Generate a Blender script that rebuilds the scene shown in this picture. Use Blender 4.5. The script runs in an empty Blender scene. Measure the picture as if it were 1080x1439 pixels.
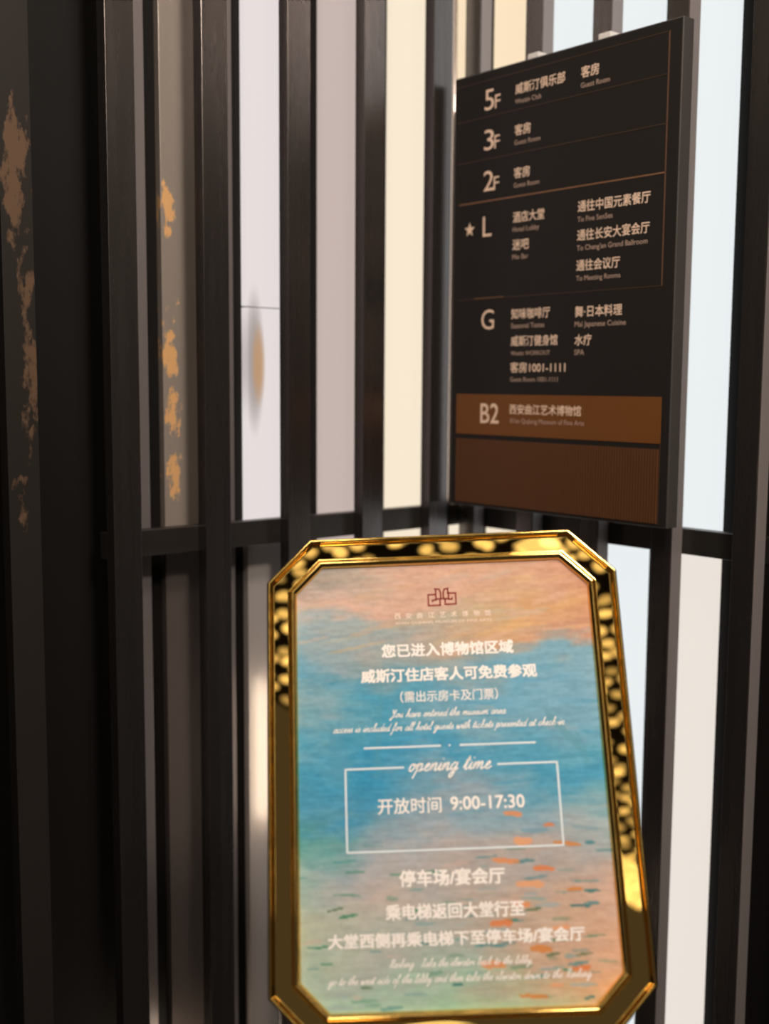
import bpy, bmesh, math, random
import numpy as np
from mathutils import Matrix, Vector

C = bpy.context.scene.collection
SC = bpy.context.scene
random.seed(7)

# ---------------------------------------------------------------- camera
cam_d = bpy.data.cameras.new('camera')
cam_d.sensor_fit = 'VERTICAL'; cam_d.sensor_height = 36.0
cam_d.lens = 36.0 * 1617.18 / 1439.0
cam_d.clip_start = 0.05
cam = bpy.data.objects.new('camera', cam_d); C.objects.link(cam)
cr = Vector((0.76024, -0.649608, 0.006661)); cu = Vector((0.066508, 0.088025, 0.993895)); cl = Vector((0.646229, 0.755156, -0.110125))
cam.matrix_world = Matrix(((cr.x, cu.x, -cl.x, -1.45), (cr.y, cu.y, -cl.y, -1.4775), (cr.z, cu.z, -cl.z, 1.5), (0, 0, 0, 1)))
cam_d.dof.use_dof = True; cam_d.dof.focus_distance = 1.40; cam_d.dof.aperture_fstop = 2.9
SC.camera = cam

# ---------------------------------------------------------------- world, lights, exposure
w = bpy.data.worlds.new('dim_lobby'); SC.world = w; w.use_nodes = True
w.node_tree.nodes['Background'].inputs[0].default_value = (1.0, 0.86, 0.74, 1)
w.node_tree.nodes['Background'].inputs[1].default_value = 0.07

def area(name, loc, target, sx, sy, power, col):
    d = bpy.data.lights.new(name, 'AREA'); d.shape = 'RECTANGLE'; d.size = sx; d.size_y = sy
    d.energy = power; d.color = col
    o = bpy.data.objects.new(name, d); C.objects.link(o); o.location = loc
    o.rotation_euler = (Vector(target) - Vector(loc)).to_track_quat('-Z', 'Y').to_euler()
    return o
WARM = (1.0, 0.86, 0.73)
area('unseen_ceiling_light', (-1.05, -1.90, 2.76), (-0.75, -0.9, 1.0), 0.30, 0.30, 36, WARM)  # unseen, placed to light the poster outside the gold frame's mirror path
area('unseen_ceiling_light', (-1.52, -2.08, 2.785), (-1.52, -2.07, 0.0), 0.11, 0.13, 0.06, (1.0, 0.86, 0.6))
area('unseen_ceiling_light', (-1.70, -1.25, 2.76), (-0.9, -0.9, 1.0), 0.4, 0.4, 12, WARM)  # added where the gold frame does not reflect it
area('unseen_ceiling_light', (-4.49, -5.03, 2.8), (-4.49, -5.02, 0), 0.30, 0.34, 0.35, (1.0, 0.9, 0.7))  # added beyond the ceiling for a glint in the frame's bottom bar
area('unseen_ceiling_light', (-0.75, -1.25, 2.76), (-0.69, -0.69, 1.12), 0.30, 0.30, 12, WARM)

SC.view_settings.view_transform = 'Standard'; SC.view_settings.look = 'None'
SC.view_settings.gamma = 1.0; SC.view_settings.use_curve_mapping = False
SC.view_settings.exposure = 0.0

# ---------------------------------------------------------------- helpers
def lin(r, g, b):
    f = lambda c: (c / 255) / 12.92 if c / 255 <= 0.04045 else ((c / 255 + 0.055) / 1.055) ** 2.4
    return (f(r), f(g), f(b), 1.0)

def mat(name, col, rough=0.5, metal=0.0, emit=None, strength=0.0, spec=0.5):
    m = bpy.data.materials.new(name); m.use_nodes = True
    b = m.node_tree.nodes['Principled BSDF']
    b.inputs['Base Color'].default_value = col if len(col) == 4 else (*col, 1)
    b.inputs['Roughness'].default_value = rough; b.inputs['Metallic'].default_value = metal
    b.inputs['Specular IOR Level'].default_value = spec
    if emit:
        b.inputs['Emission Color'].default_value = emit; b.inputs['Emission Strength'].default_value = strength
    return m

def nodes(m):
    return m.node_tree.nodes, m.node_tree.links, m.node_tree.nodes['Principled BSDF']

def grain(m, scale, amount, stretch=(1, 1, 0.05)):
    """fine brushed variation of roughness so that metal does not look plastic"""
    N, L, b = nodes(m)
    tc = N.new('ShaderNodeTexCoord'); mp = N.new('ShaderNodeMapping'); mp.inputs['Scale'].default_value = stretch
    nz = N.new('ShaderNodeTexNoise'); nz.inputs['Scale'].default_value = scale; nz.inputs['Detail'].default_value = 4
    mr = N.new('ShaderNodeMapRange'); r0 = b.inputs['Roughness'].default_value
    mr.inputs['To Min'].default_value = max(0.02, r0 - amount); mr.inputs['To Max'].default_value = r0 + amount
    L.new(tc.outputs['Object'], mp.inputs['Vector']); L.new(mp.outputs[0], nz.inputs['Vector'])
    L.new(nz.outputs['Fac'], mr.inputs['Value']); L.new(mr.outputs[0], b.inputs['Roughness'])
    return m

def gold_reflections(m, base, glint, bands, xr, scale, thr):
    """gold reflections painted into the colour as ragged patches: noise threshold inside given height bands (object space)"""
    N, L, b = nodes(m)
    tc = N.new('ShaderNodeTexCoord'); sep = N.new('ShaderNodeSeparateXYZ'); L.new(tc.outputs['Object'], sep.inputs[0])
    mp = N.new('ShaderNodeMapping'); mp.inputs['Scale'].default_value = (1.6, 1.6, 0.75); L.new(tc.outputs['Object'], mp.inputs['Vector'])
    nz = N.new('ShaderNodeTexNoise'); nz.inputs['Scale'].default_value = scale; nz.inputs['Detail'].default_value = 5; nz.inputs['Roughness'].default_value = 0.62
    L.new(mp.outputs[0], nz.inputs['Vector'])
    acc = None
    for (zc, zh, xc, xh, wt) in bands:
        a = N.new('ShaderNodeMath'); a.operation = 'SUBTRACT'; L.new(sep.outputs['Z'], a.inputs[0]); a.inputs[1].default_value = zc
        d = N.new('ShaderNodeMath'); d.operation = 'DIVIDE'; L.new(a.outputs[0], d.inputs[0]); d.inputs[1].default_value = zh
        d2 = N.new('ShaderNodeMath'); d2.operation = 'MULTIPLY'; L.new(d.outputs[0], d2.inputs[0]); L.new(d.outputs[0], d2.inputs[1])
        e = N.new('ShaderNodeMath'); e.operation = 'SUBTRACT'; L.new(sep.outputs['X'], e.inputs[0]); e.inputs[1].default_value = xc
        g = N.new('ShaderNodeMath'); g.operation = 'DIVIDE'; L.new(e.outputs[0], g.inputs[0]); g.inputs[1].default_value = xh
        g2 = N.new('ShaderNodeMath'); g2.operation = 'MULTIPLY'; L.new(g.outputs[0], g2.inputs[0]); L.new(g.outputs[0], g2.inputs[1])
        s = N.new('ShaderNodeMath'); s.operation = 'ADD'; L.new(d2.outputs[0], s.inputs[0]); L.new(g2.outputs[0], s.inputs[1])
        k = N.new('ShaderNodeMath'); k.operation = 'SUBTRACT'; k.inputs[0].default_value = 1; L.new(s.outputs[0], k.inputs[1]); k.use_clamp = True
        kk = N.new('ShaderNodeMath'); kk.operation = 'MULTIPLY'; L.new(k.outputs[0], kk.inputs[0]); kk.inputs[1].default_value = wt
        if acc is None: acc = kk
        else:
            mx = N.new('ShaderNodeMath'); mx.operation = 'MAXIMUM'; L.new(acc.outputs[0], mx.inputs[0]); L.new(kk.outputs[0], mx.inputs[1]); acc = mx
    pr = N.new('ShaderNodeMath'); pr.operation = 'MULTIPLY_ADD'; L.new(acc.outputs[0], pr.inputs[0]); pr.inputs[1].default_value = 0.3; L.new(nz.outputs['Fac'], pr.inputs[2])
    mr = N.new('ShaderNodeMapRange'); mr.inputs['From Min'].default_value = thr; mr.inputs['From Max'].default_value = thr + 0.08; L.new(pr.outputs[0], mr.inputs['Value'])
    gate = N.new('ShaderNodeMath'); gate.operation = 'GREATER_THAN'; L.new(acc.outputs[0], gate.inputs[0]); gate.inputs[1].default_value = 0.01
    f = N.new('ShaderNodeMath'); f.operation = 'MULTIPLY'; L.new(mr.outputs[0], f.inputs[0]); L.new(gate.outputs[0], f.inputs[1])
    mix = N.new('ShaderNodeMix'); mix.data_type = 'RGBA'; L.new(f.outputs[0], mix.inputs[0])
    mix.inputs[6].default_value = base; mix.inputs[7].default_value = glint
    L.new(mix.outputs[2], b.inputs['Base Color'])
    return m

def mobj(name, verts, faces, m, parent=None, smooth=False):
    me = bpy.data.meshes.new(name); me.from_pydata([tuple(v) for v in verts], [], faces); me.update()
    me.materials.append(m)
    if smooth:
        for p in me.polygons: p.use_smooth = True
    o = bpy.data.objects.new(name, me); C.objects.link(o)
    if parent: o.parent = parent
    return o

def bobj(name, bm, m, parent=None, smooth=False):
    me = bpy.data.meshes.new(name); bm.normal_update(); bm.to_mesh(me); bm.free(); me.materials.append(m)
    if smooth:
        for p in me.polygons: p.use_smooth = True
    o = bpy.data.objects.new(name, me); C.objects.link(o)
    if parent: o.parent = parent
    return o

def add_box(bm, lo, hi, bev=0.0, mtx=None):
    r = bmesh.ops.create_cube(bm, size=1.0)
    vs = r['verts']
    for v in vs:
        for i in range(3): v.co[i] = lo[i] + (v.co[i] + 0.5) * (hi[i] - lo[i])
    if bev > 0:
        es = list({e for v in vs for e in v.link_edges})
        rr = bmesh.ops.bevel(bm, geom=es, offset=bev, segments=2, affect='EDGES', profile=0.5)
        vs = list({v for f in rr['faces'] for v in f.verts} | {v for v in vs if v.is_valid})
    if mtx: bmesh.ops.transform(bm, matrix=mtx, verts=vs)

def box(name, lo, hi, m, parent=None, bev=0.0, mtx=None):
    bm = bmesh.new(); add_box(bm, lo, hi, bev, mtx); return bobj(name, bm, m, parent)

def add_lathe(bm, prof, seg=40, mtx=None):
    rings = []
    for (r, z) in prof:
        rings.append([bm.verts.new((r * math.cos(2 * math.pi * i / seg), r * math.sin(2 * math.pi * i / seg), z)) for i in range(seg)])
    for a, b in zip(rings, rings[1:]):
        for i in range(seg): bm.faces.new((a[i], a[(i + 1) % seg], b[(i + 1) % seg], b[i]))
    bm.faces.new(list(reversed(rings[0]))); bm.faces.new(rings[-1])
    if mtx: bmesh.ops.transform(bm, matrix=mtx, verts=[v for r in rings for v in r])

def thing(name, label, cat, loc=(0, 0, 0), group=None):
    o = bpy.data.objects.new(name, None); C.objects.link(o); o.location = loc; o.empty_display_size = 0.05
    o['label'] = label; o['category'] = cat
    if group: o['group'] = group
    return o
def struct(o):
    o['kind'] = 'structure'; return o

# ---------------------------------------------------------------- lettering helpers
def text_verts(body):
    cu_ = bpy.data.curves.new('lettering', 'FONT'); cu_.body = body; cu_.size = 1.0; cu_.resolution_u = 3
    o = bpy.data.objects.new('lettering', cu_); C.objects.link(o); bpy.context.view_layer.update()
    me = bpy.data.meshes.new_from_object(o.evaluated_get(bpy.context.evaluated_depsgraph_get()))
    v = [tuple(x.co) for x in me.vertices]; f = [tuple(p.vertices) for p in me.polygons]
    bpy.data.objects.remove(o); bpy.data.curves.remove(cu_); bpy.data.meshes.remove(me)
    return v, f

def put_text(body, x0, y0, height=None, width=None, offset=0.0, cjk=False, spacing=None):
    """returns (verts, faces) in the plane; x0,y0 = left end and baseline; the block is fitted to width (and height)"""
    if spacing:                                   # letters set one by one with an even pitch
        V, F = [], []
        for i, ch in enumerate(body):
            v, f = put_text(ch, x0 + i * spacing, y0, height=height, offset=offset, cjk=cjk)
            F += [tuple(k + len(V) for k in q) for q in f]; V += v
        return V, F
    v, f = text_verts(body)
    if offset > 0:                                # heavier strokes: the outline laid over itself a hair apart
        v0_, f0_ = v, f; v, f = [], []
        for dx, dy in ((-1, -1), (1, -1), (1, 1), (-1, 1)):
            f = f + [tuple(k + len(v) for k in q) for q in f0_]; v = v + [(p[0] + dx * offset, p[1] + dy * offset, len(v) // len(v0_) * 0.03) for p in v0_]
    xs = [p[0] for p in v]; ys = [p[1] for p in v]
    ylo, yhi = (min(ys), max(ys)) if cjk else (0.0, max(ys))
    sx = sy = None
    if height: sy = height / (yhi - ylo)
    if width: sx = width / (max(xs) - min(xs))
    sx = sx or sy; sy = sy or sx
    V = [(x0 + (p[0] - min(xs)) * sx, y0 + (p[1] - ylo) * sy, p[2]) for p in v]
    return V, f

# a joined handwriting alphabet, drawn as strokes (x-height 10)
HAND = {
 'a': (11, [[(8,8),(5,10),(1.5,6),(2,1),(5,0),(8,5),(9,10),(8.3,3),(9.5,0),(12,2.5)]]),
 'b': (10, [[(0,2),(4,14),(4.5,21),(2.8,22),(2,16),(2,4),(3.5,0),(7,2),(8,7),(6.5,9),(7.5,7.5),(11,9)]]),
 'c': (9, [[(7,8),(5.5,10),(2,7),(1.5,2),(4,0),(7,1.2),(10,3)]]),
 'd': (11, [[(8,8),(5,10),(1.5,6),(2,1),(5,0),(8,6),(10,21),(8.6,5),(9.5,0),(12,2.5)]]),
 'e': (9, [[(0,2),(4,5),(6.5,8),(5,10),(2.3,7),(2,2),(4.5,0),(7,1),(10,3.5)]]),
 'f': (8, [[(0,2),(4,12),(6,20),(4.5,22),(3,16),(2.2,0),(1,-9),(0,-11),(0,-8),(3,0),(8,3.5)]]),
 'g': (11, [[(8,8),(5,10),(1.5,6),(2,1),(5,1),(8,6),(9,10),(7.5,-4),(5,-10),(2.5,-8),(5,-3),(12,2.5)]]),
 'h': (11, [[(0,2),(4,14),(5,21),(3.4,22),(2.6,15),(1.5,0)],[(1.5,0),(4,7),(7,10),(8,7),(7.3,2),(8.5,0),(11.5,2.5)]]),
 'i': (6, [[(0,2),(3,10),(2.2,3),(3.2,0),(6.5,2.5)],[(3.4,15),(4.2,15.8)]]),
 'k': (11, [[(0,2),(4,14),(5,21),(3.4,22),(2.6,15),(1.5,0)],[(1.8,4),(6,10),(7.5,8.5),(3,5.5),(7,0.5),(11.5,2.5)]]),
 'l': (6, [[(0,2),(4,14),(5,21),(3.4,22),(2.4,15),(1.8,4),(3.2,0),(6.5,2.5)]]),
 'm': (16, [[(0,4),(2,10),(1.2,0)],[(1.2,0),(4,8),(6.2,10),(6.8,7),(6,0)],[(6,0),(9,8),(11.4,10),(12,7),(11.6,2),(12.8,0),(16.5,2.5)]]),
 'n': (11, [[(0,4),(2,10),(1.2,0)],[(1.2,0),(4,8),(6.8,10),(7.6,7),(7,2),(8.2,0),(11.5,2.5)]]),
 'o': (10, [[(5,10),(2,7.5),(1.5,2),(4,0),(7,3),(7,8),(5,10),(6,8),(10.5,8.5)]]),
 'p': (11, [[(0,3),(3,11),(2,0),(0,-10)],[(1.5,2),(4.5,9),(7,9.5),(8,5),(6,0.5),(3.5,0.8),(6,0),(11.5,2.5)]]),
 'r': (9, [[(0,3),(2.2,10.5),(3.5,8.8),(6.5,8.8),(5.6,2),(6.6,0),(9.5,2.5)]]),
 's': (8, [[(0,2),(4.5,10.5),(5.2,6),(5.8,2),(3.5,0),(1.5,1.2)],[(4,0),(8.5,2.5)]]),
 't': (7, [[(0,2),(4.5,18),(2.8,4),(3.8,0),(7.5,2.5)],[(0.8,12.5),(7,13)]]),
 'u': (11, [[(0,3),(2,10),(1.6,2.5),(3.5,0),(6.5,3.5),(8,10),(7.2,3),(8.4,0),(11.5,2.5)]]),
 'v': (9, [[(0,4),(2,10),(2.4,1),(3.2,0),(7,9.5),(10,8.5)]]),
 'w': (14, [[(0,4),(2,10),(2,2),(3.5,0),(6.5,8),(7,1.5),(8.4,0),(12,9.5),(14.5,8.5)]]),
 'y': (11, [[(0,3),(2,10),(1.8,3),(3.5,0.5),(6.5,4),(8,10),(6.6,-4),(4,-10),(2,-8),(5,-3),(11.5,2.5)]]),
 'Y': (14, [[(1,18),(3,21),(4,14),(6,11),(11,21),(8,5),(4,-7),(1.5,-6),(5,-1),(14,3)]]),
 'P': (13, [[(4,0),(6,10),(8,20)],[(2,17),(6,22),(12,20),(11.5,13),(7,10.5)],[(7,10),(9,3),(13,2.5)]]),
 'T': (12, [[(1,19),(3,21.5),(12,21)],[(8,21),(5,5),(3,0),(1,2)],[(4,1),(12,2.5)]]),
 '-': (7, [[(1,6),(6,6.3)]]), ':': (5, [[(2,1),(2.6,1.6)],[(3.4,8),(4,8.6)]]), ',': (5, [[(2.2,1),(1,-3.5)]]), ' ': (8, []),
}
def smooth_line(p, n=5):
    p = [np.array(q, float) for q in p]
    if len(p) < 3: return p
    e = [2 * p[0] - p[1]] + p + [2 * p[-1] - p[-2]]; out = []
    for i in range(1, len(e) - 2):
        for k in range(n):
            t = k / n; a, b, c, d = e[i - 1], e[i], e[i + 1], e[i + 2]
            out.append(0.5 * (2 * b + (c - a) * t + (2 * a - 5 * b + 4 * c - d) * t * t + (3 * b - a - 3 * c + d) * t ** 3))
    out.append(p[-1]); return out
def ribbon(pts, wd, V, F):
    n = len(pts); base = len(V)
    for i in range(n):
        a = pts[max(0, i - 1)]; b = pts[min(n - 1, i + 1)]; d = b - a; L = math.hypot(*d) or 1
        nx, ny = -d[1] / L * wd / 2, d[0] / L * wd / 2
        V.append((pts[i][0] + nx, pts[i][1] + ny)); V.append((pts[i][0] - nx, pts[i][1] - ny))
    for i in range(n - 1):
        k = base + 2 * i; F.append((k, k + 1, k + 3, k + 2))
def put_hand(body, x0, y0, width, pen, shear=0.42, yscale=1.0):
    x = 0; lines = []
    for ch in body:
        adv, st = HAND[ch]
        for s in st: lines.append([(px + x, py) for px, py in s])
        x += adv
    k = width / x; V, F = [], []
    for s in lines:
        q = [np.array((x0 + (px + shear * py) * k, y0 + py * k * yscale)) for px, py in smooth_line(s)]
        ribbon(q, pen, V, F)
    return V, F
def polyline(pts, wd, V, F, closed=False):
    """square-cornered stroke"""
    for a, b in zip(pts, pts[1:]):
        a = np.array(a, float); b = np.array(b, float); d = (b - a) / (np.linalg.norm(b - a) or 1) * wd / 2
        ribbon([a - d, b + d], wd, V, F)

# ---------------------------------------------------------------- materials
M_slat = grain(mat('dark_bronze_metal', (0.19, 0.172, 0.168), 0.27, 0.94), 60, 0.08)
M_rail = grain(mat('black_bronze_metal', (0.09, 0.082, 0.078), 0.38, 0.85), 60, 0.08, (0.05, 0.05, 1))
M_back = mat('black_backing', (0.006, 0.005, 0.005), 0.6, 0, spec=0.2)
M_trim = grain(mat('brushed_grey_trim', (0.25, 0.225, 0.235), 0.45, 0.5), 50, 0.1)
M_steel = grain(mat('satin_steel', (0.95, 0.85, 0.83), 0.22, 0.85), 50, 0.1)
M_strip = grain(mat('grey_lit_side', (0.30, 0.27, 0.275), 0.45, 0.2), 50, 0.08)
M_floor = mat('dark_stone_floor', (0.03, 0.027, 0.025), 0.25)
M_ceil = mat('dark_ceiling', (0.03, 0.027, 0.025), 0.8)
for m_, sc_ in ((M_floor, 3.0), (M_ceil, 8.0)):
    N, L, b = nodes(m_); nz = N.new('ShaderNodeTexNoise'); nz.inputs['Scale'].default_value = sc_; nz.inputs['Detail'].default_value = 8
    cr_ = N.new('ShaderNodeValToRGB'); cr_.color_ramp.elements[0].color = (0.018, 0.016, 0.015, 1); cr_.color_ramp.elements[1].color = (0.045, 0.04, 0.037, 1)
    L.new(nz.outputs['Fac'], cr_.inputs[0]); L.new(cr_.outputs[0], b.inputs['Base Color'])

def lit(name, rgb, k=1.0):
    c = lin(*rgb); return mat(name, (0.04, 0.04, 0.04), 0.5, 0, c, k, spec=0.1)
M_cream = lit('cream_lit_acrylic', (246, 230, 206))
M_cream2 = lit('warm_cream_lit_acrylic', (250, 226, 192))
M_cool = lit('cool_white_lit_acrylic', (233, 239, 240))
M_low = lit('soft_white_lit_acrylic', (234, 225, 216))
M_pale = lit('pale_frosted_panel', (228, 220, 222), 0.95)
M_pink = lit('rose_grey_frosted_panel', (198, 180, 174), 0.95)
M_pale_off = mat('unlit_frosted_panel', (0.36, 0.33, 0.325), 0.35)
M_dim = gold_reflections(mat('smoky_bronze_panel', (0.2, 0.17, 0.15), 0.35, 0.3), (0.36, 0.31, 0.28, 1), (0.95, 0.55, 0.25, 1),
    [(1.76, 0.05, -0.561, 0.018, 1.0), (1.60, 0.03, -0.558, 0.03, 0.5), (1.545, 0.05, -0.561, 0.02, 1.0), (1.455, 0.05, -0.556, 0.02, 1.0), (1.36, 0.05, -0.557, 0.02, 0.9)], 0, 60, 0.665)  # gold reflections put into the panel's colour
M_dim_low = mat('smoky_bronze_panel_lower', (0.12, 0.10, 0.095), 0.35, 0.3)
M_gold_refl = gold_reflections(mat('gold_reflection_slat', (0.02, 0.017, 0.016), 0.55, 0.1, spec=0.2), (0.02, 0.017, 0.016, 1), (0.12, 0.072, 0.045, 1),
    [(1.77, 0.12, -0.378, 0.03, 1.0), (1.62, 0.13, -0.368, 0.016, 0.8), (1.50, 0.13, -0.365, 0.02, 0.9), (1.36, 0.08, -0.38, 0.02, 0.7)], 0, 30, 0.68)  # mirrored gold painted on the far left slat
# brown oval patch in a grey halo and joint on the pale panel
N, L, b = nodes(M_pale)
def ell(N, L, src, cx_, cz_, hx, hz):
    sep = N.new('ShaderNodeSeparateXYZ'); L.new(src, sep.inputs[0]); out = []
    for ax, c0, h in (('X', cx_, hx), ('Z', cz_, hz)):
        a = N.new('ShaderNodeMath'); a.operation = 'SUBTRACT'; L.new(sep.outputs[ax], a.inputs[0]); a.inputs[1].default_value = c0
        d = N.new('ShaderNodeMath'); d.operation = 'DIVIDE'; L.new(a.outputs[0], d.inputs[0]); d.inputs[1].default_value = h
        p = N.new('ShaderNodeMath'); p.operation = 'MULTIPLY'; L.new(d.outputs[0], p.inputs[0]); L.new(d.outputs[0], p.inputs[1]); out.append(p)
    s = N.new('ShaderNodeMath'); s.operation = 'ADD'; L.new(out[0].outputs[0], s.inputs[0]); L.new(out[1].outputs[0], s.inputs[1])
    r = N.new('ShaderNodeMapRange'); r.interpolation_type = 'SMOOTHSTEP'; L.new(s.outputs[0], r.inputs['Value'])
    r.inputs['From Min'].default_value = 0.0; r.inputs['From Max'].default_value = 1.0; r.inputs['To Min'].default_value = 1.0; r.inputs['To Max'].default_value = 0.0
    return r.outputs[0]
tc = N.new('ShaderNodeTexCoord')
e1 = ell(N, L, tc.outputs['Object'], -0.4005, 1.53, 0.015, 0.075)
e2 = ell(N, L, tc.outputs['Object'], -0.4085, 1.535, 0.022, 0.13)
m1 = N.new('ShaderNodeMix'); m1.data_type = 'RGBA'; m1.inputs[6].default_value = lin(232, 223, 222); m1.inputs[7].default_value = lin(150, 138, 134)
f2 = N.new('ShaderNodeMath'); f2.operation = 'MULTIPLY'; f2.inputs[1].default_value = 0.85; L.new(e2, f2.inputs[0]); L.new(f2.outputs[0], m1.inputs[0])
m2 = N.new('ShaderNodeMix'); m2.data_type = 'RGBA'; L.new(m1.outputs[2], m2.inputs[6]); m2.inputs[7].default_value = lin(192, 146, 98)
f1 = N.new('ShaderNodeMath'); f1.operation = 'MULTIPLY'; f1.inputs[1].default_value = 0.8; L.new(e1, f1.inputs[0]); L.new(f1.outputs[0], m2.inputs[0])
cl_ = N.new('ShaderNodeTexNoise'); cl_.inputs['Scale'].default_value = 18; L.new(tc.outputs['Object'], cl_.inputs['Vector'])
L.new(m2.outputs[2], b.inputs['Emission Color'])

M_gold = mat('polished_gold', (0.90, 0.60, 0.20), 0.015, 1.0)
M_black_sign = mat('black_satin_sign', (0.016, 0.0135, 0.013), 0.55, 0.0, spec=0.25)
M_sign_side = grain(mat('dark_grey_casing', (0.14, 0.13, 0.13), 0.42, 0.6), 50, 0.08)
M_brown = mat('copper_brown_band', (0.20, 0.074, 0.020), 0.45, 0.2, spec=0.3)
M_rib = mat('ribbed_copper_brown', (0.115, 0.048, 0.021), 0.45, 0.2, spec=0.3)
M_line = mat('copper_line', (0.30, 0.15, 0.08), 0.4, 0.3)
M_line_mid = mat('copper_edge_line', (0.17, 0.09, 0.055), 0.4, 0.3)
M_line_dim = mat('dull_copper_line', (0.075, 0.043, 0.03), 0.45, 0.3)
M_ink = mat('beige_sign_ink', (0.92, 0.68, 0.53), 0.6, spec=0.2)
M_ink2 = mat('beige_small_sign_ink', (0.50, 0.35, 0.28), 0.6, spec=0.2)
M_white = mat('pale_print_ink', (0.93, 0.88, 0.86), 0.7, spec=0.1)
M_blue_white = mat('pale_blue_print_ink', (0.72, 0.80, 0.86), 0.7, spec=0.1)
M_peach_ink = mat('peach_print_ink', (0.90, 0.74, 0.64), 0.7, spec=0.1)
M_red = mat('dark_red_print_ink', (0.26, 0.035, 0.03), 0.7, spec=0.1)
M_board = mat('black_backboard', (0.02, 0.018, 0.016), 0.5)
# the ceiling is a mosaic of small glowing pebbles (mirrored in the gold frame)
N, L, b = nodes(M_ceil)
tcc = N.new('ShaderNodeTexCoord')
wn = N.new('ShaderNodeTexNoise'); wn.inputs['Scale'].default_value = 9; L.new(tcc.outputs['Object'], wn.inputs['Vector'])
vm = N.new('ShaderNodeVectorMath'); vm.operation = 'MULTIPLY_ADD'; L.new(wn.outputs['Color'], vm.inputs[0]); vm.inputs[1].default_value = (0.05, 0.05, 0.0); L.new(tcc.outputs['Object'], vm.inputs[2])
vo = N.new('ShaderNodeTexVoronoi'); vo.feature = 'F1'; vo.voronoi_dimensions = '2D'; vo.inputs['Scale'].default_value = 14.5; vo.inputs['Randomness'].default_value = 0.75; L.new(vm.outputs[0], vo.inputs['Vector'])
mr = N.new('ShaderNodeMapRange'); mr.interpolation_type = 'SMOOTHSTEP'; L.new(vo.outputs['Distance'], mr.inputs['Value'])
mr.inputs['From Min'].default_value = 0.40; mr.inputs['From Max'].default_value = 0.25; mr.inputs['To Min'].default_value = 0.0; mr.inputs['To Max'].default_value = 1.0
sc_ = N.new('ShaderNodeSeparateColor'); L.new(vo.outputs['Color'], sc_.inputs[0])
pw = N.new('ShaderNodeMapRange'); L.new(sc_.outputs[0], pw.inputs['Value']); pw.inputs['To Min'].default_value = 0.5; pw.inputs['To Max'].default_value = 2.0
mu_ = N.new('ShaderNodeMath'); mu_.operation = 'MULTIPLY'; L.new(mr.outputs[0], mu_.inputs[0]); L.new(pw.outputs[0], mu_.inputs[1])
sp_ = N.new('ShaderNodeSeparateXYZ'); L.new(tcc.outputs['Object'], sp_.inputs[0])
g1 = N.new('ShaderNodeMath'); g1.operation = 'LESS_THAN'; L.new(sp_.outputs['X'], g1.inputs[0]); g1.inputs[1].default_value = -2.5
g2 = N.new('ShaderNodeMath'); g2.operation = 'LESS_THAN'; L.new(sp_.outputs['Y'], g2.inputs[0]); g2.inputs[1].default_value = -3.6
g3 = N.new('ShaderNodeMath'); g3.operation = 'MULTIPLY'; L.new(g1.outputs[0], g3.inputs[0]); L.new(g2.outputs[0], g3.inputs[1])
g4 = N.new('ShaderNodeMath'); g4.operation = 'MULTIPLY_ADD'; L.new(g3.outputs[0], g4.inputs[0]); g4.inputs[1].default_value = 1.6; L.new(mu_.outputs[0], g4.inputs[2])
b.inputs['Emission Color'].default_value = (1.0, 0.84, 0.55, 1); L.new(g4.outputs[0], b.inputs['Emission Strength'])
M_clip = mat('white_plastic_clip', (0.75, 0.72, 0.7), 0.4)

# ---------------------------------------------------------------- the setting
H = 2.8
struct(box('floor', (-3.6, -3.6, -0.1), (0.2, 0.2, 0.0), M_floor))
struct(box('ceiling', (-2.75, -4.4, H), (0.2, 0.2, H + 0.1), M_ceil))
struct(box('wall_left', (-3.6, 0.075, 0.0), (0.2, 0.2, H), M_back))
struct(box('wall_right', (0.075, -3.6, 0.0), (0.2, 0.075, H), M_back))
bm = bmesh.new(); add_lathe(bm, [(0.0030, 1.2885), (0.0042, 1.290), (0.0042, H)], 16, Matrix.Translation((-0.0225, 0.012, 0)))
struct(bobj('trim_1', bm, M_steel, smooth=True))

# ---------------------------------------------------------------- slatted screens
LEFT = [-0.8495 + 0.1496 * i for i in range(6)]           # corner-far edges of the slats on the left wall
RIGHT = [-0.051 - 0.1385 * i for i in range(5)]           # near edges of the slats on the right wall
scr = thing('slatted_screen', 'screen of dark bronze vertical slats on the left wall, one slat with painted gold reflections', 'screen', (-0.45, 0.0, 0.0), 'slatted screens meeting in the corner')
def slat(x0, x1, y0, y1, m, root):
    a, b_ = (x0 - root.location.x, y0 - root.location.y), (x1 - root.location.x, y1 - root.location.y)
    o = box('slat', (*a, 0), (*b_, H), m, root, 0.0005)
    if root is not scr:                           # a pale strip paints the light on each slat's room side
        box('lit_side_strip', (a[0] + 0.0025, a[1] - 0.0008, 0.002), (b_[0] - 0.001, a[1] + 0.0004, H - 0.002), M_strip, o)
    return o
M_g = M_gold_refl
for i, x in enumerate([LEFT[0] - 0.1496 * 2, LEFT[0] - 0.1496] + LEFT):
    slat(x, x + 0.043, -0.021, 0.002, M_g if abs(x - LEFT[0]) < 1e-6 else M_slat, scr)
box('rail', (-0.70 + 0.45, 0.002, 1.25), (0.02 + 0.45, 0.022, 1.2885), M_rail, scr, 0.001)
scr2 = thing('slatted_screen', 'screen of dark bronze vertical slats on the right wall behind the directory sign', 'screen', (0.0, -0.35, 0.0), 'slatted screens meeting in the corner')
for y in RIGHT + [RIGHT[-1] - 0.1385, RIGHT[-1] - 0.277]:
    slat(-0.025, 0.003, y, y + 0.035, M_slat, scr2)
box('rail', (0.003, -0.603 + 0.35, 1.25), (0.023, 0.0 + 0.35, 1.2885), M_rail, scr2, 0.001)

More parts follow.
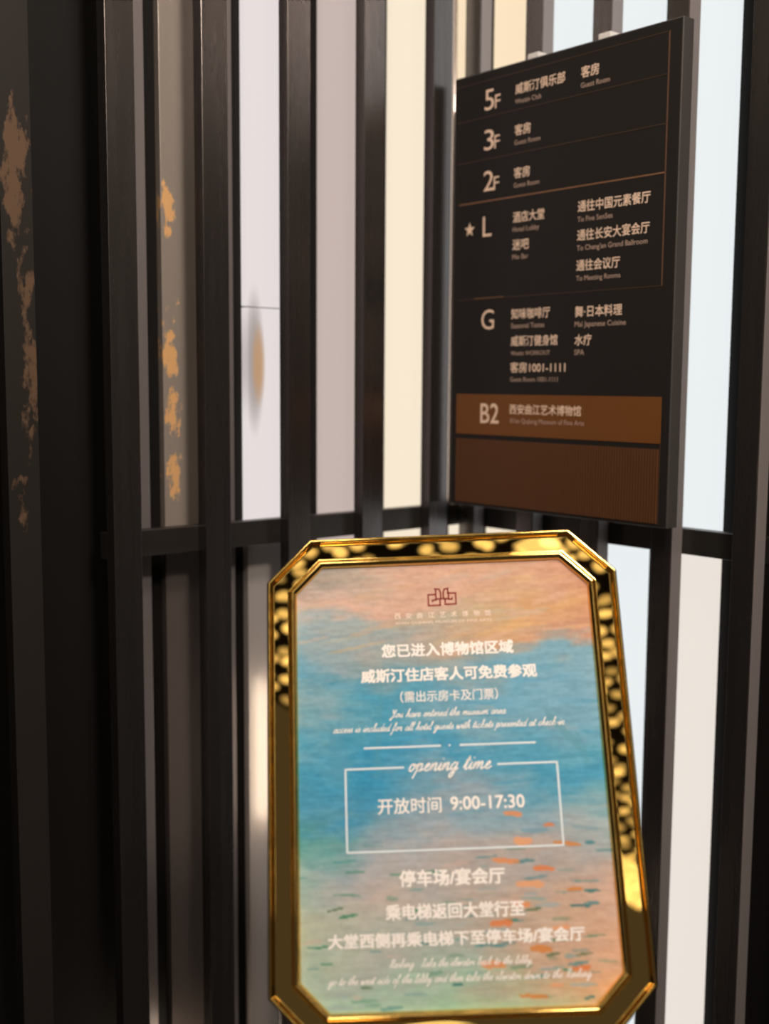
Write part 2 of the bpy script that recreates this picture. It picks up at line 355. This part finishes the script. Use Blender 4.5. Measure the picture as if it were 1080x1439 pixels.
# ---------------------------------------------------------------- backlit panels
GP = 'upright panels behind the slats'
def panel_left(x0, x1, mu, ml, label, trim=True, split=1.262):
    t = thing('light_panel', label, 'panel', ((x0 + x1) / 2, 0.066, 0.0), GP)
    dx = t.location.x
    def pane(z0, z1, m):
        o = box('pane', (x0, 0.060, z0), (x1, 0.073, z1), m, None, 0.0006)
        o.data.transform(Matrix.Translation((-dx, -0.066, 0))); o.parent = t; return o
    return t, pane
def finish_left(x0, x1, pieces, label, trim=None):
    t = thing('light_panel', label, 'panel', ((x0 + x1) / 2, 0.066, 0.0), GP)
    for z0, z1, m in pieces:
        o = box('pane', (x0, 0.060, z0), (x1, 0.0745, z1), m, None, 0.0006); o.parent = t
        o.matrix_parent_inverse = Matrix.Translation(-t.location)
    if trim:
        o = box('edge_trim', (trim[0], 0.056, 0.02), (trim[1], 0.0745, H - 0.02), M_trim, None, 0.0006); o.parent = t
        o.matrix_parent_inverse = Matrix.Translation(-t.location)
    return t
Z0, ZS, Z1 = 0.04, 1.262, H - 0.04
def bay(k): return LEFT[k] - 0.0225, LEFT[k] + 0.062
def tr(k): return LEFT[k] - 0.087, LEFT[k] - 0.0495
finish_left(*bay(2), [(Z0, ZS, M_dim_low), (ZS + 0.001, Z1, M_dim)], 'dark bronze panel with painted gold reflections behind the slats, leftmost panel', tr(2))
finish_left(*bay(3), [(Z0, ZS, M_pale_off), (ZS + 0.001, 1.6196, M_pale), (1.6220, Z1, M_pale)], 'pale white panel with a brown patch and a thin seam above the rail', tr(3))
finish_left(*bay(4), [(Z0, ZS, M_pink), (ZS + 0.001, Z1, M_pink)], 'rose grey panel between the pale white panel and the cream panel', tr(4))
finish_left(*bay(5), [(Z0, ZS, M_cream), (ZS + 0.001, Z1, M_cream)], 'cream lit panel just left of the directory sign', None)
# the narrow panel that closes the corner
t = thing('light_panel', 'narrow cream lit panel in the corner behind the left edge of the directory sign', 'panel', (0.047, 0.056, 0.0), GP)
RZ = Matrix.Rotation(math.radians(-30), 4, 'Z')
for z0, z1, m in ((Z0, ZS, M_cream), (ZS + 0.001, Z1, M_cream2)):
    box('pane', (-0.020, -0.005, z0), (0.014, 0.004, z1), m, t, 0.0006, RZ)
for y1, mu, ml, lab in ((-0.0854, M_cream2, M_cream, 'cream lit panel rising behind the top left part of the directory sign'),
                        (-0.2204, M_cool, M_cool, 'cool white lit panel rising behind the middle of the directory sign'),
                        (-0.3560, M_cool, M_cool, 'cool white lit panel behind the right part of the sign and beside the gold frame'),
                        (-0.4900, M_cool, M_low, 'broad bright white lit panel to the right of the directory sign, rightmost panel')):
    t = thing('light_panel', lab, 'panel', (0.066, y1 + 0.0425, 0.0), GP)
    for z0, z1, m in ((Z0, ZS, ml), (ZS + 0.001, Z1, mu)):
        box('pane', (-0.006, -0.0425, z0), (0.0085, 0.0425, z1), m, t, 0.0006)
# small warm tubes added in the recesses to cast a glow
M_tube = mat('added_warm_tube_glow', (0.9, 0.8, 0.7), 0.4, 0, (1.0, 0.80, 0.58, 1), 13.0)
def added_glow_tube(label, x, y, z0, z1):
    t = thing('added_glow_tube', label, 'lamp', (x, y, 0.0), 'added glow tubes in the recesses')
    bm = bmesh.new(); add_lathe(bm, [(0.004, z0), (0.006, z0 + 0.002), (0.006, z1), (0.004, z1 + 0.002)], 14); bobj('added_tube', bm, M_tube, t, True)
    bm = bmesh.new(); add_lathe(bm, [(0.012, 0.0), (0.012, 0.01), (0.003, 0.012), (0.003, z0)], 14); bobj('added_tube_stem', bm, M_slat, t, True)
added_glow_tube('added slim warm glow tube in the recess just behind the left side of gold frame', -0.384, 0.030, 0.77, 1.01)
added_glow_tube('added slim warm tube glowing low down at the bottom edge, left of the gold frame', -0.5668, -0.002, 0.22, 0.465)

# ---------------------------------------------------------------- directory sign
sign = thing('directory_sign', 'black floor directory sign with beige lettering and a brown B2 row, mounted on the slats', 'sign', (-0.075, -0.045, 1.2965))
# local frame of the face: u to the right (= -Y world), v up (= Z); helper maps (u, v, depth out of the face) in mm to local coords
def S(u, v, d=0.0): return (-d / 1000, -u / 1000, v / 1000)
def s_flat(name, V, F, m, d, parent): return mobj(name, [S(p[0], p[1], d + (p[2] if len(p) > 2 else 0)) for p in V], F, m, parent)
def s_box(name, u0, u1, v0, v1, d0, d1, m, parent, bev=0.0):
    a = S(u1, v0, d1); b_ = S(u0, v1, d0)
    return box(name, a, b_, m, parent, bev)
SW, SH = 449.5, 708.5
s_box('casing', 0, SW, 0, SH, -24, 0, M_sign_side, sign, 0.0008)
face = s_box('face_panel', 2, SW - 2, 2, SH - 2, 0, 0.8, M_black_sign, sign)
for u in (150, 292):
    bk = s_box('bracket', u - 12, u + 12, SH - 24, SH + 17, -50, -24, M_clip, sign, 0.002)
s_box('bracket', 120, 150, 40, 70, -50, -24, M_sign_side, sign, 0.002); s_box('bracket', 310, 340, 40, 70, -50, -24, M_sign_side, sign, 0.002)
band = s_box('floor_band', 14, 434, 121.5, 188.5, 0.8, 1.6, M_brown, sign)
# ribbed plate: vertical flutes
V, F = [], []
n = 84; u0, u1, v0, v1 = 14, 432.5, 5.5, 113.5
prof = []
for i in range(n):
    a = u0 + (u1 - u0) * i / n; wd_ = (u1 - u0) / n
    prof += [(a, 0.9), (a + wd_ * 0.12, 2.3), (a + wd_ * 0.6, 2.3), (a + wd_ * 0.72, 0.9)]
prof.append((u1, 0.9))
verts = [S(u, v, d) for (u, d) in prof for v in (v0, v1)]
faces = [(2 * i, 2 * i + 2, 2 * i + 3, 2 * i + 1) for i in range(len(prof) - 1)]
mobj('ribbed_plate', verts, faces, M_rib, sign)
for v0, v1, u0, u1, m in ((635.0, 636.2, 8, 428, M_line_dim), (568.0, 569.4, 10, 428, M_line_dim), (501.0, 503.0, 14, 428, M_line), (344.5, 345.8, 14, 428, M_line_dim),
                          (692.0, 693.2, 4, 428, M_line_dim), (345.4, 346.8, 53, 119, M_line)):
    s_box('divider_line', u0, u1, v0, v1, 0.8, 1.3, m, sign)
for u, v0, v1, m in ((426.5, 345, 693, M_line_mid),):
    s_box('border_line', u, u + 2.0, v0, v1, 0.8, 1.3, m, sign)
s_box('border_line', 432.8, 434.2, 4, 120, 0.8, 1.3, M_line_dim, sign)
def s_text(parts, m, parent=sign, d=1.0, name='lettering'):
    V, F = [], []
    for v, f in parts:
        F += [tuple(k + len(V) for k in q) for q in f]; V += v
    return s_flat(name, V, F, m, d, parent)
BO = 0.012
for num, v0, small in (('5', 646.0, 1), ('3', 583.0, 1), ('2', 518.0, 1), ('L', 445.5, 0), ('G', 295.0, 0)):
    wdt = {'5': 21, '3': 22, '2': 23, 'L': 20, 'G': 29}[num]
    p = [put_text(num, 70, v0, height=32, width=wdt, offset=0.0)]
    if small: p.append(put_text('F', 93, v0, height=21, width=12, offset=0.0))
    s_text(p, M_ink)
def row(u, v, cn, en, wc_=None, we=None):
    s_text([put_text(cn, u, v, height=17.0, width=wc_, offset=BO, cjk=True)], M_ink)
    if en: s_text([put_text(en, u, v - 14.2, width=we, offset=0.004)], M_ink2)
row(137.5, 659.0, '威斯汀俱乐部', 'Westin Club', 102, 54.5)
row(270.5, 659.0, '客房', 'Guest Room', 34, 54.5)
row(137.5, 596.0, '客房', 'Guest Room', 34, 54.5)
row(137.5, 530.0, '客房', 'Guest Room', 34, 54.5)
row(137.3, 461.0, '酒店大堂', 'Hotel Lobby', 66.5, 56)
row(137.3, 418.0, '迷吧', 'Mix Bar', 35, 34.5)
row(270.5, 463.5, '通往中国元素餐厅', 'To Five Sen5es', 133, 66)
row(270.5, 421.0, '通往长安大宴会厅', "To Chang'an Grand Ballroom", 133, 130)
row(270.5, 376.0, '通往会议厅', 'To Meeting Rooms', 82, 83.5)
row(137.5, 309.0, '知味咖啡厅', 'Seasonal Tastes', 82, 71)
row(137.8, 265.8, '威斯汀健身馆', 'Westin WORKOUT', 98.5, 83.5)
row(137.4, 223.8, '客房1001-1111', 'Guest Room 1001-1111', 116, 101)
row(270.0, 307.0, '舞·日本料理', 'Mai Japanese Cuisine', 89, 96.5)
row(270.5, 264.5, '水疗', 'SPA', 33, 19)
s_text([put_text('B2', 72, 141.2, height=32.5, width=42, offset=0.008)], M_ink, band, 1.75)
s_text([put_text('西安曲江艺术博物馆', 138.2, 157.0, height=16.3, width=149, offset=BO, cjk=True)], M_ink, band, 1.75)
s_text([put_text("Xi'an Qujiang Museum of Fine Arts", 138.5, 143.0, width=155, offset=0.004)], M_ink2, band, 1.75)
V = []; 
for i in range(10):
    r_ = 12.5 if i % 2 == 0 else 5.0; a = math.pi / 2 + i * math.pi / 5
    V.append((39.5 + r_ * math.cos(a), 459.5 + r_ * math.sin(a)))
s_flat('star_mark', V, [tuple(range(10))], M_ink, 1.0, sign)

# ---------------------------------------------------------------- notice stand in a gold frame
stand = thing('notice_stand', 'tilted gold eight-sided frame on a stand holding the museum opening time poster', 'sign', (-0.60, -0.62, 0.0))
FX = Vector((0.75206, -0.65726, 0.04918)).normalized(); FN = Vector((-0.61437, -0.67205, 0.4134)).normalized(); FY = FN.cross(FX).normalized()
FM = Matrix(((FX.x, FY.x, FN.x, -0.68758), (FX.y, FY.y, FN.y, -0.6897), (FX.z, FY.z, FN.z, 1.12127), (0, 0, 0, 1)))
FL = Matrix.Translation(-stand.location) @ FM
def hang(o, parent=stand):                       # a piece modelled in the frame's own plane
    o.parent = parent
    if parent is stand: o.matrix_local = FL
    return o
OW, OH, OC = 0.3607, 0.4886, 0.0450
def octagon(t, z):
    a, b_, c = OW / 2 - t, OH / 2 - t, OC - 0.5858 * t
    return [Vector(p) for p in ((-a + c, b_, z), (a - c, b_, z), (a, b_ - c, z), (a, -b_ + c, z), (a - c, -b_, z), (-a + c, -b_, z), (-a, -b_ + c, z), (-a, b_ - c, z))]
prof = [(0.0000, -0.020), (0.0000, 0.0015), (0.0008, 0.0030), (0.0020, 0.0034), (0.0032, 0.0030), (0.0040, 0.0016)]
for i in range(23):                              # the hollow channel
    s_ = i / 22; prof.append((0.0046 + 0.0190 * s_, 0.0006 - 0.0030 * min(1.0, 11 * s_, 11 * (1 - s_))))
prof += [(0.0242, 0.0016), (0.0250, 0.0028), (0.0262, 0.0032), (0.0276, 0.0028), (0.0284, 0.0012), (0.0292, 0.0006), (0.0302, -0.0008), (0.0306, -0.0030), (0.0306, -0.012)]
rings = [octagon(t_, z_) for t_, z_ in prof]
stations = []
for e in range(8):
    Lm = (rings[0][(e + 1) % 8] - rings[0][e]).length; k = max(4, int(Lm / 0.01))
    for i in range(k): stations.append((e, i / k))
verts, faces = [], []
for (e, s_) in stations:
    for pi, rg in enumerate(rings):
        p = rg[e].lerp(rg[(e + 1) % 8], s_)
        verts.append(p)
NP = len(prof); NS = len(stations)
for i in range(NS):
    for q in range(NP - 1):
        a = i * NP + q; b_ = ((i + 1) % NS) * NP + q
        faces.append((a, b_, b_ + 1, a + 1))
fr = mobj('frame', verts, [tuple(reversed(f)) for f in faces], M_gold, None, True); hang(fr)
# crisp mitres at the eight corners
me = fr.data
for ed in me.edges:
    i0, i1 = (v // NP for v in ed.vertices)
    if i0 == i1 and stations[i0][1] == 0: ed.use_edge_sharp = True
# backboard
bm = bmesh.new(); o8 = octagon(0.002, -0.019); o9 = octagon(0.002, -0.013)
va = [bm.verts.new(p) for p in o8]; vb = [bm.verts.new(p) for p in o9]
bm.faces.new(va); bm.faces.new(list(reversed(vb)))
for i in range(8): bm.faces.new((va[i], vb[i], vb[(i + 1) % 8], va[(i + 1) % 8]))
bmesh.ops.recalc_face_normals(bm, faces=bm.faces[:])
hang(bobj('backboard', bm, M_board))

# ---- the printed sheet: a soft painted colour wash, its colours held in a point attribute
PW, PH, STEP = 0.306, 0.432, 0.0012
nx, ny = int(PW / STEP) + 1, int(PH / STEP) + 1
gx = np.linspace(-PW / 2, PW / 2, nx); gy = np.linspace(PH / 2, -PH / 2, ny)
ROWS = [ # y mm, then colours at x = -150, -75, 0, 75, 150 (sRGB as seen under the lobby light)
 (215, (150,142,132),(176,160,146),(212,166,142),(204,150,122),(190,130,102)),
 (180, (206,176,162),(216,172,152),(208,164,142),(206,160,132),(198,142,112)),
 (158, (158,172,176),(156,168,168),(186,166,140),(212,164,112),(204,146,106)),
 (132, (120,164,182),(160,164,164),(196,158,130),(202,156,124),(196,144,118)),
 (108, (104,160,184),(140,160,164),(170,160,148),(120,162,178),(126,166,182)),
 (80,  (150,172,176),(72,150,178),(112,160,180),(108,164,188),(130,168,186)),
 (50,  (150,172,178),(78,154,180),(118,162,178),(118,162,180),(116,164,186)),
 (25,  (96,160,184),(56,146,182),(76,152,184),(86,156,182),(96,162,184)),
 (0,   (70,152,184),(50,144,182),(140,160,172),(74,152,182),(72,152,184)),
 (-28, (78,150,180),(72,146,178),(150,164,174),(122,162,178),(116,166,176)),
 (-55, (96,158,156),(130,160,174),(152,166,176),(150,166,174),(158,174,176)),
 (-85, (150,178,172),(166,168,172),(182,170,166),(180,164,156),(172,168,166)),
 (-118,(164,184,174),(196,176,166),(172,170,162),(200,166,146),(204,168,150)),
 (-150,(186,190,164),(182,180,168),(172,172,164),(204,168,144),(216,170,142)),
 (-180,(172,190,172),(176,180,170),(168,180,166),(192,170,146),(222,170,136)),
 (-215,(170,198,172),(166,194,172),(164,196,166),(180,190,150),(228,168,122))]
ry = np.array([r_[0] for r_ in ROWS], float); rc = np.array([r_[1:] for r_ in ROWS], float); rx = np.array([-150, -75, 0, 75, 150.])
rngp = np.random.RandomState(11)
def vnoise(sx, sy, seed):
    r_ = np.random.RandomState(seed); a = int(PW * 1000 / sx) + 3; b_ = int(PH * 1000 / sy) + 3; g = r_.uniform(-1, 1, (b_, a))
    X_, Y_ = np.meshgrid((gx - gx[0]) * 1000 / sx, (gy[0] - gy) * 1000 / sy); i = X_.astype(int); j = Y_.astype(int); u = X_ - i; v = Y_ - j
    u = u * u * (3 - 2 * u); v = v * v * (3 - 2 * v)
    return (g[j, i] * (1 - u) + g[j, i + 1] * u) * (1 - v) + (g[j + 1, i] * (1 - u) + g[j + 1, i + 1] * u) * v
GX, GY = np.meshgrid(gx * 1000, gy * 1000)
top_ = np.clip((GY - 40) / 120, 0, 1)
wy = GY + 16 * vnoise(45, 22, 1) + 8 * vnoise(16, 7, 2) + 3 * vnoise(7, 3, 3) - 0.10 * GX * top_
wx = GX + 26 * vnoise(40, 26, 4) + 12 * vnoise(18, 6, 5)
iy = np.clip(np.searchsorted(-ry, -wy) - 1, 0, len(ry) - 2); ty = np.clip((ry[iy] - wy) / (ry[iy] - ry[iy + 1]), 0, 1)
ix = np.clip(np.searchsorted(rx, wx) - 1, 0, 3); tx = np.clip((wx - rx[ix]) / 75, 0, 1)
def at(a, b_): return rc[a, b_]
col = ((at(iy, ix) * (1 - tx[..., None]) + at(iy, ix + 1) * tx[..., None]) * (1 - ty[..., None])
       + (at(iy + 1, ix) * (1 - tx[..., None]) + at(iy + 1, ix + 1) * tx[..., None]) * ty[..., None])
col += (6 * vnoise(22, 3.0, 6) + 6 * vnoise(8, 2.2, 7) + 4 * vnoise(3, 3, 8))[..., None]
def dab(x, y, L_, h, c, al, ang=0.0):
    ca, sa = math.cos(ang), math.sin(ang); u = (GX - x) * ca + (GY - y) * sa; v = -(GX - x) * sa + (GY - y) * ca
    v = v + 0.18 * h * vnoise(5, 4, 9) * 2 + 0.06 * h * np.sin(u * 0.7 + x)
    q = (np.abs(u) / L_) ** 3 + (np.abs(v) / h) ** 2.4
    k = al * np.clip((1.25 - q) / 0.5, 0, 1); global col
    col = col * (1 - k[..., None]) + np.array(c, float) * k[..., None]
for i in range(70):                              # soft broad strokes over the middle
    y = rngp.uniform(-60, 120); x = rngp.uniform(-150, 150)
    c = [(96,160,186),(60,146,180),(160,172,178),(58,140,168)][rngp.randint(4)]
    dab(x, y, rngp.uniform(8, 24), rngp.uniform(1.2, 3.4), c, rngp.uniform(0.15, 0.4), rngp.uniform(-0.15, 0.15))
for i in range(46):                              # sweeping strokes over the top
    y = rngp.uniform(120, 214); x = rngp.uniform(-150, 150)
    c = [(222,176,152),(206,160,126),(178,170,158),(226,178,120)][rngp.randint(4)]
    dab(x, y, rngp.uniform(14, 34), rngp.uniform(1.4, 3.6), c, rngp.uniform(0.12, 0.35), rngp.uniform(0.05, 0.3))
for i in range(95):                              # short dashes in the lower half
    y = rngp.uniform(-212, -62); x = rngp.uniform(-148, 148)
    c = [(64,128,136),(86,150,146),(70,132,104),(120,160,160),(214,178,166),(150,170,176),(44,120,130)][rngp.randint(7)]
    dab(x, y, rngp.uniform(4, 13), rngp.uniform(0.8, 1.9), c, rngp.uniform(0.25, 0.7), rngp.uniform(-0.12, 0.12))
for i in range(16):
    dab(rngp.uniform(-140, 140), rngp.uniform(-210, -110), rngp.uniform(5, 12), rngp.uniform(1.0, 1.8), [(54,128,92),(84,108,72),(36,110,112)][i % 3], 0.75, rngp.uniform(-0.1, 0.2))
for i, (x, y) in enumerate([(58,-40),(92,-52),(66,-66),(108,-70),(48,-84),(84,-92),(70,-106),(112,-112),(60,-124),(40,-140),(96,-146),(76,-164),(30,-176),(112,-182),(88,-196),(66,-205)]):
    dab(x, y, rngp.uniform(5, 15), rngp.uniform(1.3, 3.4), [(232,140,84),(226,122,66),(236,160,110),(214,128,60)][i % 4], 0.8, rngp.uniform(-0.12, 0.12))
for x, y, L_, h, c, ang in ((-110, 20, 9, 30, (84,150,176), 0.1), (-70, 40, 3, 42, (84,150,170), -0.1), (112, 40, 26, 3.6, (92,148,160), -0.9), (130, 22, 16, 3, (92,150,164), -1.3)):
    dab(x, y, L_, h, c, 0.45, ang)
sr = np.clip(col, 4, 250) / 255
li = np.where(sr <= 0.04045, sr / 12.92, ((sr + 0.055) / 1.055) ** 2.4)
TINT = np.array((0.93, 0.99, 1.06))              # printed ink seen in neutral light
li = np.clip(li * TINT * 1.0, 0, 0.95)
def clip_oct(x, y, a=PW / 2, b_=PH / 2, c=0.028): return abs(x) + abs(y) <= a + b_ - c + 1e-6
pv = [(gx[i], gy[j], -0.003) for j in range(ny) for i in range(nx)]
pf = [(j * nx + i, (j + 1) * nx + i, (j + 1) * nx + i + 1, j * nx + i + 1) for j in range(ny - 1) for i in range(nx - 1) if clip_oct(gx[i] + STEP / 2, gy[j] - STEP / 2)]
M_post = mat('printed_colour_wash', (0.5, 0.5, 0.5), 0.6, spec=0.2)
N, L, b = nodes(M_post); at_ = N.new('ShaderNodeVertexColor'); at_.layer_name = 'ink'; L.new(at_.outputs['Color'], b.inputs['Base Color'])
poster = mobj('poster', pv, pf, M_post); hang(poster)
ca = poster.data.color_attributes.new('ink', 'FLOAT_COLOR', 'POINT')
rgba = np.ones((ny * nx, 4), np.float32); rgba[:, :3] = li.reshape(-1, 3); ca.data.foreach_set('color', rgba.ravel())
poster['label'] = 'A3 poster with a blue, peach and green colour wash under pale lettering'

def p_mark(name, parts, m, d=0.25):
    V, F = [], []
    for v, f in parts:
        F += [tuple(k + len(V) for k in q) for q in f]; V += v
    o = mobj(name, [(p[0] / 1000, p[1] / 1000, -0.003 + (d + (p[2] if len(p) > 2 else 0)) / 1000) for p in V], F, m, poster); return o
def p_cn(body, x0, x1, y0, h, m=M_white, off=0.030):
    p_mark('lettering', [put_text(body, x0, y0, height=h, width=x1 - x0, offset=off, cjk=True)], m)
p_mark('lettering', [put_text('西安曲江艺术博物馆', -49.8, 157.0, height=6.2, spacing=11.6, offset=0.01, cjk=True)], M_peach_ink)
p_mark('lettering', [put_text("XI'AN QUJIANG MUSEUM OF FINE ARTS", -49.3, 151.3, height=2.8, width=99, offset=0.0)], M_peach_ink)
p_cn('您已进入博物馆区域', -64.4, 69.6, 117.3, 14.0)
p_cn('威斯汀住店客人可免费参观', -86.0, 91.6, 92.0, 14.2)
p_cn('（需出示房卡及门票）', -47.0, 51.0, 71.2, 11.5, M_white, 0.008)
p_mark('handwritten_line', [put_hand('You have entered the museum area', -58, 56.9, 115, 0.75)], M_white)
p_mark('handwritten_line', [put_hand('access is included for all hotel guests with tickets presented at check-in', -115.5, 43.7, 230, 0.75)], M_white)
V, F = [], []; polyline([(-84, 27.5), (-9.7, 27.4)], 1.9, V, F); polyline([(10.9, 27.4), (84.3, 27.2)], 1.9, V, F)
ribbon([np.array((-0.9, 27.5)), np.array((0.9, 27.5))], 1.8, V, F)
p_mark('rule_line', [(V, F)], M_blue_white)
p_mark('handwritten_line', [put_hand('opening time', -42.5, 3.6, 81, 1.35)], M_white)
V, F = [], []
polyline([(-46.9, 7.5), (-103.9, 7.5), (-103.9, -71.4), (104.6, -71.4), (104.6, 7.5), (46.8, 7.5)], 1.9, V, F)
p_mark('opening_hours_box', [(V, F)], M_blue_white)
p_cn('开放时间', -73, -10.9, -36.8, 15.2, M_white, 0.012)
p_mark('lettering', [put_text('9:00-17:30', -2.2, -34.5, height=12.4, width=72.3, offset=0.016)], M_white)
p_cn('停车场/宴会厅', -54.6, 46.4, -104.6, 15.6)
p_cn('乘电梯返回大堂行至', -68.8, 63.1, -134.4, 14.4)
p_cn('大堂西侧再乘电梯下至停车场/宴会厅', -124.3, 118.0, -158.3, 13.4)
p_mark('handwritten_line', [put_hand('Parking : Take the elevator back to the lobby,', -67.8, -176.0, 135, 0.7)], M_white)
p_mark('handwritten_line', [put_hand('go to the west side of the lobby and then take the elevator down to the Parking', -124.6, -189.6, 245, 0.7)], M_white)
# red fret emblem
V, F = [], []
ex = lambda x, y: ((x - 565) / 18 * 0.712, 178.6 - (y - 398) / 18 * 0.80)
for pts in ([(400, 335), (205, 335), (205, 592), (508, 592), (508, 440)], [(405, 300), (405, 465), (310, 470)], [(310, 470), (310, 495)],
            [(730, 315), (922, 315), (922, 575), (640, 575), (640, 440)], [(735, 300), (735, 458), (822, 458), (822, 430)],
            [(405, 440), (735, 440)], [(385, 200), (500, 215), (530, 300), (530, 440)], [(725, 200), (630, 215), (600, 300), (600, 440)], [(405, 200), (405, 330)], [(720, 200), (720, 320)]):
    polyline([ex(*p) for p in pts], 1.55, V, F)
p_mark('emblem', [(V, F)], M_red)

# pole and base of the stand
tilt_c = FM @ Vector((0, -0.03, -0.019)) - Vector(stand.location)
pole_xy = Vector((tilt_c.x - FN.x * 0.035, tilt_c.y - FN.y * 0.035))
bm = bmesh.new(); add_lathe(bm, [(0.0125, 0.018), (0.0125, tilt_c.z + 0.02), (0.010, tilt_c.z + 0.025)], 28, Matrix.Translation((pole_xy.x, pole_xy.y, 0)))
bobj('pole', bm, M_gold, stand, True)
bm = bmesh.new(); add_lathe(bm, [(0.150, 0.0), (0.152, 0.004), (0.150, 0.012), (0.145, 0.016), (0.03, 0.020), (0.016, 0.030)], 56, Matrix.Translation((pole_xy.x, pole_xy.y, 0)))
bobj('base', bm, M_gold, stand, True)
bk = box('bracket', (-0.03, -0.05, -0.052), (0.03, 0.0, -0.0192), M_gold, None, 0.002); hang(bk)
